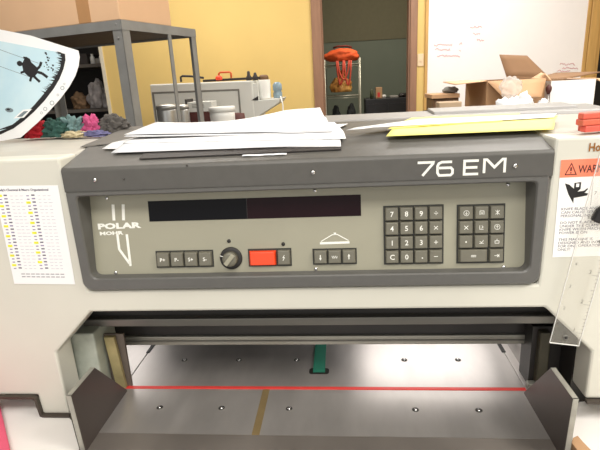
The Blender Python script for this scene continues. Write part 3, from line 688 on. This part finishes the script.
m.box((-Lx, -.003, 1.712), (-.001, .0, 1.752), 0, TR_); m.box((.0, 0, 1.712), (.003, Ly, 1.752), 0, TR_); m.box((-Lx, Ly-.003, 1.712), (-.001, Ly, 1.752), 0, TR_)
m.build('shelf_frame', RACKM, rk)
m = MB(); m.box((-Lx+.005, .005, 1.722), (-.006, Ly-.005, 1.750), 0, TR_); m.build('shelf_board', SHELFB, rk)
m = MB(); m.box((-Lx+.006, .006, .25), (-.006, Ly-.006, .28), 0, TR_); m.build('shelf_board', SHELFB, rk)
bxm = MB(); bxm.box((-1.0, .012, 1.7535), (-.010, .38, 2.10), 0, TR_, .004); bxm.box((-.24, .0105, 1.757), (-.17, .0125, 2.10), 1, TR_); bxm.box((-.6, .13, 2.0995), (-.012, .19, 2.1015), 1, TR_)
tag(bxm.build('cardboard_box', [CARDP, TAPE]), 'large pale cardboard box on top of the grey steel rack', 'cardboard box')
# dark shelving beyond the end of the yellow wall
ds = thing('storage_shelf', 'dark shelving crowded with goods beyond the end of the yellow wall', 'shelving', (-2.75, 4.2, 0))
m = MB(); m.box((-3.4, 4.45, 0), (-2.02, 4.5, 2.3), 0); m.build('back_panel', DARK, ds)
for x in (-3.4, -2.06):
    MB().box((x, 3.95, 0), (x+.04, 4.45, 2.3)).build('upright', TOOLK, ds)
for z in (.5, 1.0, 1.30, 1.72):
    MB().box((-3.38, 3.95, z-.03), (-2.0, 4.45, z)).build('shelf', mat('dusty_shelf', (110,104,98), .7, amt=.2), ds)
for i, (x, y, z, sz, c_, lb) in enumerate(((-2.36,4.05,1.30,(.10,.10,.16),(196,190,190),'white bag with dark print on the dark shelving'), (-2.58,4.1,1.30,(.09,.09,.10),(150,120,90),'tan bag left of the white bag on the dark shelving'), (-2.14,4.1,1.30,(.07,.08,.12),(46,42,44),'black bag by the wall end on the dark shelving'))):
    q = MB(); q.lump((x, y, z+.56*sz[2]), sz, i+11, 0, .4, 2.5); tag(q.build('bag', mat('bag_fabric_%s' % 'abc'[i], c_, .8, amt=.5, scale=14)), lb, 'bag', 'bags on the dark shelving')
for i, (x, w_, h_, c_) in enumerate(((-2.55,.16,.10,(70,64,62)), (-2.36,.14,.05,(160,156,150)), (-2.2,.09,.22,(52,46,44)))):
    q = MB(); q.box((x, 4.0, 1.7205), (x+w_, 4.3, 1.7205+h_), bev=.005)
    tag(q.build('carton', mat('carton_%s' % 'abc'[i], c_, .7, amt=.2)), ('dark flat carton on the top shelf of the dark shelving', 'pale low carton on the top shelf of the dark shelving', 'tall dark carton by the wall end on the dark shelving')[i], 'carton')
for i, x in enumerate((-2.33, -2.24, -2.15)):
    q = MB(); q.lathe([(.022,0),(.022,.06),(.012,.075),(.012,.09)], I((x, 3.99, 1.7205)), 12, 0) if i != 2 else q.lathe([(.02,0),(.02,.05),(.01,.06)], I((x, 3.98, 1.7205)), 12, 0)
    tag(q.build('bottle', PLW), 'small white bottle on the top shelf of the dark shelving', 'bottle', 'white bottles on the dark shelving')
# bench under the grey machine
def bench(x0, y0, x1, y1, z, lb):
    o = thing('workbench', lb, 'bench', ((x0+x1)/2, (y0+y1)/2, 0))
    MB().box((x0, y0, z-.04), (x1, y1, z), bev=.004).build('bench_top', BENCH, o)
    for x in (x0+.03, x1-.09):
        for y in (y0+.03, y1-.09): MB().box((x, y, 0), (x+.06, y+.06, z-.04)).build('leg', RACKM, o)
bench(-1.33, 2.07, -.32, 3.2, 1.0, 'grey workbench under the pale grey machine by the yellow wall')
YM = 2.6
def PM(px, py, y=YM): return at(px, py, 1, y)
gm = thing('folding_machine', 'pale grey machine cabinet with a recessed side panel by the yellow wall', 'machine', (-.9, 2.8, 1.0))
tl = PM(149.5, 84.5); tr_ = PM(252, 80.5)
m = MB(); m.prism([(tl.x, 1.0), (tr_.x, 1.0), (tr_.x, tr_.z), (tl.x, tl.z)], YM, YM+.5, XZ, 0, .008); m.build('body', GREYC, gm)
m = MB(); a, b_ = PM(153, 93), PM(238.5, 89.8); m.stroke([(a.x, 1.02), (a.x, a.z), (b_.x, b_.z), (b_.x, 1.02)], .012, 0, .004, I((0, YM, 0), 0, PI/2)); m.build('panel_seam', GREYL, gm)
m = MB(); e0 = PM(252, 100.5); e1 = PM(281, 98.5); e2 = PM(256, 117.5)
m.prism([(tr_.x-.004, e0.z), (e1.x, e1.z), (e1.x-.02, e1.z-.03), (e2.x, e2.z), (tr_.x-.004, e2.z-.01)], YM+.005, YM+.35, XZ, 0, .004); m.build('side_wing', GREYC, gm)
m = MB(); m.prism([(PM(252,84).x, PM(252,84).z), (PM(257,83).x, PM(257,83).z), (PM(258,99).x, e0.z), (tr_.x, e0.z)], YM+.02, YM+.3, XZ, 0, .002); m.build('wing_bracket', GREYC, gm)
m = MB(); m.prism([(PM(251,100).x, e0.z), (PM(258,100).x, e0.z+.001), (PM(258,96).x, PM(258,96).z)], YM+.0, YM+.018, XZ); m.build('gusset', TOOLK, gm)
# clamp lying on the machine
bc = thing('bar_clamp', 'black bar clamp with an orange handle lying on the grey machine', 'clamp', PM(215, 82, YM+.08))
ybc = YM+.08
m = MB(); a, b_ = PM(181,82,ybc), PM(263,78.6,ybc); zt = lambda x: tl.z+(tr_.z-tl.z)*(x-tl.x)/(tr_.x-tl.x)
def on(px, py=80): q = PM(px, py, ybc); return V((q.x, q.y, zt(q.x)))
m.box((on(203).x, ybc-.008, zt(on(203).x)+.002), (on(262).x, ybc+.008, zt(on(262).x)+.024), bev=.002); m.build('bar', TOOLK, bc)
hx = on(181).x; m = MB(); m.tube([on(181)+V((0,0,.008)), on(181)+V((.0,0,.04)), on(183)+V((0,0,.048)), on(192)+V((0,0,.044)), on(204)+V((0,0,.03))], .008, 8); m.build('jaw', TOOLK, bc)
m = MB(); m.tube([on(219)+V((0,0,.02)), on(219.5)+V((0,0,.055)), on(221)+V((0,0,.062)), on(230)+V((0,0,.062)), on(231.5)+V((0,0,.055)), on(231.5)+V((0,0,.022))], .007, 8); lab(m.build('handle', TOOLO, bc), 'orange loop handle')
m = MB(); m.lump(on(219.5)+V((0,-.012,.022)), (.026,.014,.02), 3, 0, .2, 2, 3); m.build('trigger', mat('red_orange_trigger', (226,72,40), .4, amt=.1), bc)
for i, px in enumerate((247.5, 254)):
    q = MB(); q.lathe([(.02,0),(.022,.02),(.012,.035),(.01,.06-.012*i),(.004,.065-.012*i)], I(on(px)+V((0,.06,.001))), 14)
    tag(q.build('clamp_knob', TOOLK), ('small black knob standing left of the other on the grey machine', 'small black knob standing next to the white roll on the grey machine')[i], 'tool')
pr_ = PM(265, 100, YM+.09); zw = e0.z+(e1.z-e0.z)*.3
R_ = thing('paper_roll', 'white roll with a brown cap standing on the wing of the grey machine', 'roll', (pr_.x, YM+.10, zw+.004))
m = MB(); m.lathe([(.043,zw+.006),(.044,zw+.009),(.044,zw+.128),(.043,zw+.131)], I((pr_.x, YM+.10, 0)), 24); m.build('roll_body', PLW, R_)
m = MB(); m.lathe([(.034,zw+.132),(.034,zw+.150),(.026,zw+.163),(.012,zw+.165)], I((pr_.x, YM+.10, 0)), 20); m.build('cap', BRN, R_)
pb = PM(278, 98, YM+.12)
m = MB(); m.lathe([(.030,0),(.032,.01),(.032,.035),(.026,.045),(.032,.055),(.032,.09),(.02,.105),(.012,.108)], I((pb.x, YM+.12, zw+.004)), 18)
tag(m.build('bottle', BLUEC), 'clear bluish bottle right of the white roll', 'bottle')
m = MB(); q0 = V((e1.x-.012, YM-.004, e1.z-.02)); m.tube([q0+V((0,.10,.030)), q0+V((.012,.0,.030)), q0+V((.024,-.014,-.02)), q0+V((.022,-.014,-.12)), q0+V((.026,-.014,-.24)), q0+V((.024,-.014,-.32))], .005, 6)
tag(m.build('cord', PLW), 'thin white cord hanging from the wing of the grey machine', 'cord')
# cans, tub and boxes in front of the machine
def can(px0, px1, pt, y, m_, lb, nm='canister'):
    a, b_ = PM(px0, pt, y), PM(px1, pt, y); r_ = (b_.x-a.x)/2; zt_ = (a.z+b_.z)/2; x = (a.x+b_.x)/2
    o = thing(nm, lb, 'canister', (x, y+r_, 1.0005))
    q = MB(); q.lathe([(r_*.96,1.0005),(r_,1.01),(r_,zt_-.04),(r_*.97,zt_-.03)], I((x, y+r_, 0)), 28); q.build('body', m_, o)
    q = MB(); q.lathe([(r_*1.03,zt_-.03),(r_*1.03,zt_-.012),(r_*.9,zt_-.004),(r_*.3,zt_)], I((x, y+r_, 0)), 28); q.build('lid', m_, o)
can(152.5, 173.5, 104.5, 2.10, STAIN, 'wide stainless steel canister behind the left end of the paper stack')
can(174.5, 186.5, 104.5, 2.24, STAIN, 'narrow stainless steel canister right of the wide one')
a, b_ = PM(205, 108, 2.1), PM(232, 107, 2.1); r_ = (b_.x-a.x)/2; x = (a.x+b_.x)/2
o = thing('tub', 'white plastic tub with a rim in front of the grey machine', 'tub', (x, 2.1+r_, 1.0005))
q = MB(); q.lathe([(r_*.78,1.0005),(r_*.93,1.28),(r_*.93,a.z-.03)], I((x, 2.1+r_, 0)), 28); q.build('body', PLW, o)
q = MB(); q.lathe([(r_*.94,a.z-.0295),(r_,a.z-.028),(r_,a.z-.004),(r_*.95,a.z)], I((x, 2.1+r_, 0)), 28); q.build('lid', PLW, o)
a, b_ = PM(187, 102.5, 2.36), PM(212, 110.5, 2.36)
q = MB(); q.box((a.x, 2.36, 1.0005), (b_.x, 2.5, a.z), 0, bev=.003); q.box((a.x-.012, 2.355, 1.0005), (a.x, 2.5, a.z+.02), 1); q.box((a.x+.005, 2.358, 1.003), (b_.x-.004, 2.361, b_.z-.004), 2)
for i in range(3): q.box((a.x+.03, 2.3585, a.z-.018-i*.009), (a.x+.11, 2.3602, a.z-.0145-i*.009), 3)
tag(q.build('carton', [GREYC, TOOLK, MAROON, GREYL]), 'pale grey carton with a maroon lower face between canister and tub', 'carton')
q = MB(); q.lathe([(.03,0),(.055,.03),(.06,.22),(.052,.28),(.02,.285)], I((PM(238, 114, 2.3).x-.02, 2.34, 1.0005)), 20); tag(q.build('jar', MAROON), 'dark maroon jar half hidden behind the white tub', 'jar')

# ================================================================== DOORWAY ROOM
o = thing('wire_shelf', 'pale wire shelf unit seen through the doorway', 'shelving', (.075, 4.75, 0))
x0, x1, y0, y1 = -.11, .262, 4.6, 4.9
for x in (x0, x1):
    for y in (y0, y1):
        q = MB(); q.tube([(x, y, 0), (x, y, 1.66)], .010, 10); q.build('post', WIRE, o)
for z in (.45, .85, 1.285, 1.605):
    q = MB()
    for x in [x0+(x1-x0)*i/9 for i in range(10)]: q.tube([(x, y0, z), (x, y1, z)], .003, 5)
    for y in (y0, (y0+y1)/2, y1): q.tube([(x0, y, z-.004), (x1, y, z-.004)], .005, 6)
    q.tube([(x0, y0, z-.025), (x1, y0, z-.025)], .004, 6)
    q.build('shelf', WIRE, o)
o = thing('orange_bag', 'flat orange bag with hanging straps on top of the wire shelf', 'bag', (.08, 4.75, 1.609))
q = MB(); q.lump((.075, 4.74, 1.609+.075), (.19,.13,.082), 5, 0, .2, 1.8, 4); q.build('body', BAGO, o)
q = MB(); q.tube([(-.01,4.615,1.77),(.03,4.60,1.782),(.13,4.60,1.782),(.18,4.615,1.765)], .010, 8); q.build('opening_trim', mat('dark_red_trim', (120,40,26), .8, amt=.2), o)
for xa, xb, zz in ((.02,.09,1.40), (.10,.17,1.39), (.03,.15,1.45)):
    q = MB(); pts = []
    for i in range(13):
        t_ = i/12; pts.append((xa+(xb-xa)*t_, 4.585-.01*math.sin(PI*t_), 1.64-(1.64-zz)*math.sin(PI*t_)**.6))
    q.tube(pts, .010, 6); q.build('strap', STRAP, o)
q = MB(); q.lump((.06, 4.73, 1.289+.085), (.115,.09,.10), 9, 0, .3, 2); q.lathe([(.05,.14),(.03,.20),(.035,.25),(.01,.26)], I((.07, 4.73, 1.289)), 14)
tag(q.build('amber_bag', BAGY), 'knotted amber plastic bag on the middle wire shelf', 'bag')
for i, (x, lb) in enumerate(((.0, 'dark bundle at the left of the lower wire shelf'), (.165, 'dark bundle at the right of the lower wire shelf'))):
    q = MB(); q.lump((x, 4.75, .862+.115), (.055,.08,.20), 20+i, 0, .3, 2); tag(q.build('bundle', mat('dark_bundle_%s' % 'ab'[i], (40,42,42), .8, amt=.4, scale=20)), lb, 'bundle')
o = thing('black_cabinet', 'low black cabinet at the back wall seen through the doorway', 'cabinet', (.56, 4.95, 0))
q = MB(); q.box((.325, 4.80, 0), (.80, 5.2, 1.225), 0, bev=.006); q.build('body', DCAB, o)
q = MB(); q.box((.345, 4.79, .65), (.55, 4.80, 1.17)); q.build('door', DCAB, o); q = MB(); q.box((.575, 4.79, .65), (.78, 4.80, 1.17)); q.build('door', DCAB, o)
q = MB(); q.box((.445, 4.86, 1.226), (.515, 4.93, 1.345), 0, bev=.003); q.box((.462, 4.857, 1.24), (.49, 4.861, 1.29), 1)
tag(q.build('small_carton', [CARD, REDP]), 'small tan carton with a red mark on the black cabinet', 'carton')
q = MB(); q.lathe([(.022,0),(.022,.03),(.015,.038)], I((.535, 4.85, 1.226)), 12); tag(q.build('jar', PLW), 'small pale jar right of the tan carton on the black cabinet', 'jar')
q = MB(); q.lathe([(.02,0),(.02,.07),(.012,.09),(.012,.10)], I((.40, 4.88, 1.226)), 12); tag(q.build('bottle', mat('olive_bottle', (86,90,64), .4, amt=.1)), 'olive bottle left of the tan carton on the black cabinet', 'bottle')
q = MB(); q.box((.60, 4.84, 1.226), (.69, 4.93, 1.25), bev=.004); tag(q.build('tin', BENCH), 'flat grey tin on the black cabinet', 'tin')
q = MB(); q.lump((.745, 4.9, 1.226+.018), (.05,.04,.03), 31, 0, .4, 2.5, 3); tag(q.build('glove', TOOLK), 'black glove at the right end of the black cabinet', 'glove')

# ================================================================== RIGHT BACKGROUND
o = thing('whiteboard', 'large whiteboard in a golden wood frame on the yellow wall', 'whiteboard', (1.42, YB, 1.15))
q = MB(); q.box((.79, YB-.018, 1.165), (2.055, YB-.004, 2.35)); q.build('surface', WBOARD, o)
q = MB(); q.box((.766, YB-.028, 1.14), (.790, YB-.002, 2.37), bev=.003); q.box((2.037, YB-.028, 1.14), (2.062, YB-.002, 2.37), bev=.003); q.box((.766, YB-.028, 1.14), (2.062, YB-.002, 1.165), bev=.003); q.box((.766, YB-.028, 2.35), (2.062, YB-.002, 2.37), bev=.003)
q.build('frame', WOODL, o)
q = MB(); rnd = random.Random(5)
def scribble(px0, px1, py, amp=1.2):
    pts = []; n = int((px1-px0)*1.3)
    for i in range(n+1):
        p = at(px0+(px1-px0)*i/n, py+amp*rnd.uniform(-1, 1), 1, YB-.019); pts.append((p.x, p.y, p.z))
    q.tube(pts, .0022, 4)
for a_ in ((470,482,27), (473,480,34), (477,484,40), (434,452,45), (459,462,43.5), (435,450,49.5), (459,461,51), (437,460,56), (560,575,64), (557,570,71), (562,578,68)): scribble(*a_)
q.build('marker_writing', MARK, o)
q = MB(); p = at(421, 60, 1, YB); q.box((p.x-.03, YB-.008, p.z-.05), (p.x+.022, YB-.001, p.z+.05), 0, bev=.003); q.box((p.x-.01, YB-.014, p.z-.012), (p.x+.004, YB-.008, p.z+.012), 0)
tag(q.build('light_switch', mat('switch_plate', (232,206,170), .5, amt=.03)), 'pale switch plate between doorway and whiteboard', 'light switch')
bench(.50, 1.22, 1.75, 2.35, 1.0, 'grey workbench under the open cardboard boxes')
Y0 = 1.5
def PB(px, py, y=Y0): return at(px, py, 1, y)
def carton(name, lb, x0, y0, x1, y1, z0, z1, m_out, flaps, inner=CARDD):
    o = thing(name, lb, 'cardboard box', ((x0+x1)/2, (y0+y1)/2, z0)); t_ = .005
    q = MB(); q.box((x0, y0, z0), (x1, y0+t_, z1), 0); q.box((x0, y1-t_, z0), (x1, y1, z1), 0); q.box((x0, y0+t_, z0), (x0+t_, y1-t_, z1), 0); q.box((x1-t_, y0+t_, z0), (x1, y1-t_, z1), 0)
    q.box((x0+t_, y0+t_, z0), (x1-t_, y1-t_, z0+t_), 0)
    q.box((x0+t_, y0+t_, z0+t_), (x0+t_+.001, y1-t_, z1), 1); q.box((x0+t_, y1-t_-.001, z0+t_), (x1-t_, y1-t_, z1), 1); q.box((x1-t_-.001, y0+t_, z0+t_), (x1-t_, y1-t_, z1), 1)
    q.build('body', [m_out, inner], o)
    for pts, m_ in flaps:
        q = MB(); a, b_, c_, d_ = map(V, pts); q.sheet(lambda u, v: (a*(1-u)+b_*u)*(1-v)+(d_*(1-u)+c_*u)*v, 4, 4, .004); q.build('flap', m_, o)
    return o
bx = PB(487, 80.5); bz = bx.z; bw = PB(546, 77).x
by1 = 1.88
carton('cardboard_box', 'brown open cardboard box with crumpled film on its front flap', bx.x, Y0, bw, by1, 1.0005, bz-.004, CARD, [
    ([(bx.x, Y0-.003, bz-.006), (bw, Y0-.003, bz-.006), PB(541, 97.5, Y0-.10), PB(504, 98.5, Y0-.10)], CARD),
    ([(bx.x-.001, by1, bz-.004), (bx.x-.001, Y0, bz-.004), PB(455, 85, Y0+.02), PB(443, 82.5, by1-.05)], CARDP)])
wx0, wx1 = PB(551.5, 79).x, PB(596, 80).x; wz = PB(573, 79.5).z
wbx = carton('white_box', 'white open box with brown cardboard flaps right of the brown box', wx0, Y0, wx1, Y0+.30, 1.0005, wz-.002, mat('white_carton', (236,236,236), .7, amt=.02), [
    ([(wx0, Y0+.30, wz), (wx1, Y0+.30, wz), PB(603, 71.5, Y0+.42), PB(556, 72.5, Y0+.42)], CARDD),
    ([(wx0-.001, Y0+.29, wz-.002), (wx0-.001, Y0+.0, wz-.002), PB(545, 74, Y0+.02), PB(541, 72.5, Y0+.30)], CARDP),
    ([(wx1+.001, Y0, wz-.002), (wx1+.001, Y0+.29, wz-.002), PB(606, 79, Y0+.30), PB(602, 83, Y0+.02)], CARDP)])
q = MB()
for a0, a1, yy in ((554, 566, 111.3), (571, 583, 110.6)):
    p0, p1 = PB(a0, yy), PB(a1, yy-.4); q.box((p0.x, Y0-.0008, p0.z-.006), (p1.x, Y0+.001, p0.z+.003))
q.build('printed_mark', GREYL, wbx)
# tall standing flap piece behind the boxes
q = MB(); A_ = [PB(506.5, 76, 1.90), PB(549, 77, 1.90), PB(527, 55.5, 1.94), PB(499.5, 54.5, 1.94)]
a, b_, c_, d_ = A_; q.sheet(lambda u, v: (a*(1-u)+b_*u)*(1-v)+(d_*(1-u)+c_*u)*v, 4, 4, .004)
q.prism([(a.x, 1.0005), (b_.x, 1.0005), (b_.x, b_.z), (a.x, a.z)], 1.898, 1.903, XZ)
tag(q.build('cardboard_sheet', CARDD), 'brown cardboard sheet standing up behind the open brown box', 'cardboard')
q = MB(); pc = PB(509, 87, Y0-.105)
q.lump((pc.x, Y0-.125, pc.z), (.046,.012,.044), 41, 0, .32, 2.2, 4, False); tag(q.build('plastic_wrap', CRINK), 'crumpled clear plastic film on the flap of the brown box', 'plastic film')
pw = PB(516, 106, 1.32); q = MB()
q.lump((pw.x-.02, 1.315, pw.z-.045), (.075,.05,.075), 44, 0, .5, 2.4, 4, True, .4); q.lump((pw.x+.035, 1.32, pw.z-.01), (.04,.035,.055), 46, 0, .5, 2.6, 4, True, .4); q.box((pw.x-.05, 1.295, 1.0005), (pw.x+.05, 1.34, pw.z-.06), 0, bev=.01)
q.lump((pw.x+.01, 1.275, pw.z-.012), (.030,.018,.012), 47, 1, .3, 2, 3, False)
tag(q.build('crumpled_bag', [WBAG, GREYL]), 'crumpled white paper bag with a dark patch in front of the brown box', 'bag')
pw = PB(541, 110, 1.42); q = MB(); q.lump((pw.x, 1.42, pw.z-.02), (.03,.03,.06), 52, 0, .5, 2.6); q.box((pw.x-.02, 1.40, 1.0), (pw.x+.02, 1.44, pw.z-.03), 0, bev=.008)
tag(q.build('paper_wad', WBAG), 'white paper wad between the crumpled bag and the awl', 'paper')
# awl standing against the white box
pt, pm, pbm = PB(549.3, 84.5, 1.485), PB(548.3, 94, 1.48), PB(547, 114, 1.47)
o = thing('awl', 'long awl with a dark oval handle standing between the boxes', 'tool', (pbm.x, pbm.y, 1.0005))
q = MB(); dn = (pbm-pm).normalized(); q.tube([pt, pt*.7+pm*.3, pt*.4+pm*.6, pm], [.004, .012, .012, .006], 12); q.build('handle', MAROON, o)
q = MB(); L_ = (pm.z-1.0005)/-dn.z; q.tube([pm, pm+dn*L_], .003, 8); q.build('shaft', STAIN, o)
# blocks on the left of the brown box
a, b_ = PB(433, 94.5, 1.62), PB(459, 93, 1.62)
q = MB(); q.box((a.x, 1.62, 1.0005), (b_.x, 1.80, a.z-.02), 0, bev=.003); q.box((a.x-.01, 1.60, a.z-.0195), (b_.x, 1.80, a.z), 1, bev=.002); tag(q.build('carton', [BRN, CARD]), 'small brown carton with a lid left of the brown box', 'carton')
a, b_ = PB(439, 101, 1.42), PB(462, 101, 1.42)
q = MB(); q.box((a.x, 1.42, 1.0005), (b_.x, 1.50, PB(450, 102, 1.42).z), 0, I((0,0,0)), .004); tag(q.build('wooden_block', mat('pale_timber', (184,160,132), .7, amt=.15, scale=8)), 'pale timber block standing in front of the small brown carton', 'block')
q = MB(); p = PB(451, 93, 1.66); q.lump((p.x, 1.68, a.z*0+PB(433, 94.5, 1.62).z+.012), (.038,.03,.018), 61, 0, .4, 2.5, 3); tag(q.build('wrapper', [GREYL]), 'grey crumpled wrapper on top of the small brown carton', 'wrapper')
# ------------------------------------------------------------------ view
vs = bpy.context.scene.view_settings
vs.view_transform = 'Standard'; vs.look = 'None'; vs.gamma = 1; vs.use_curve_mapping = False; vs.exposure = 0.2
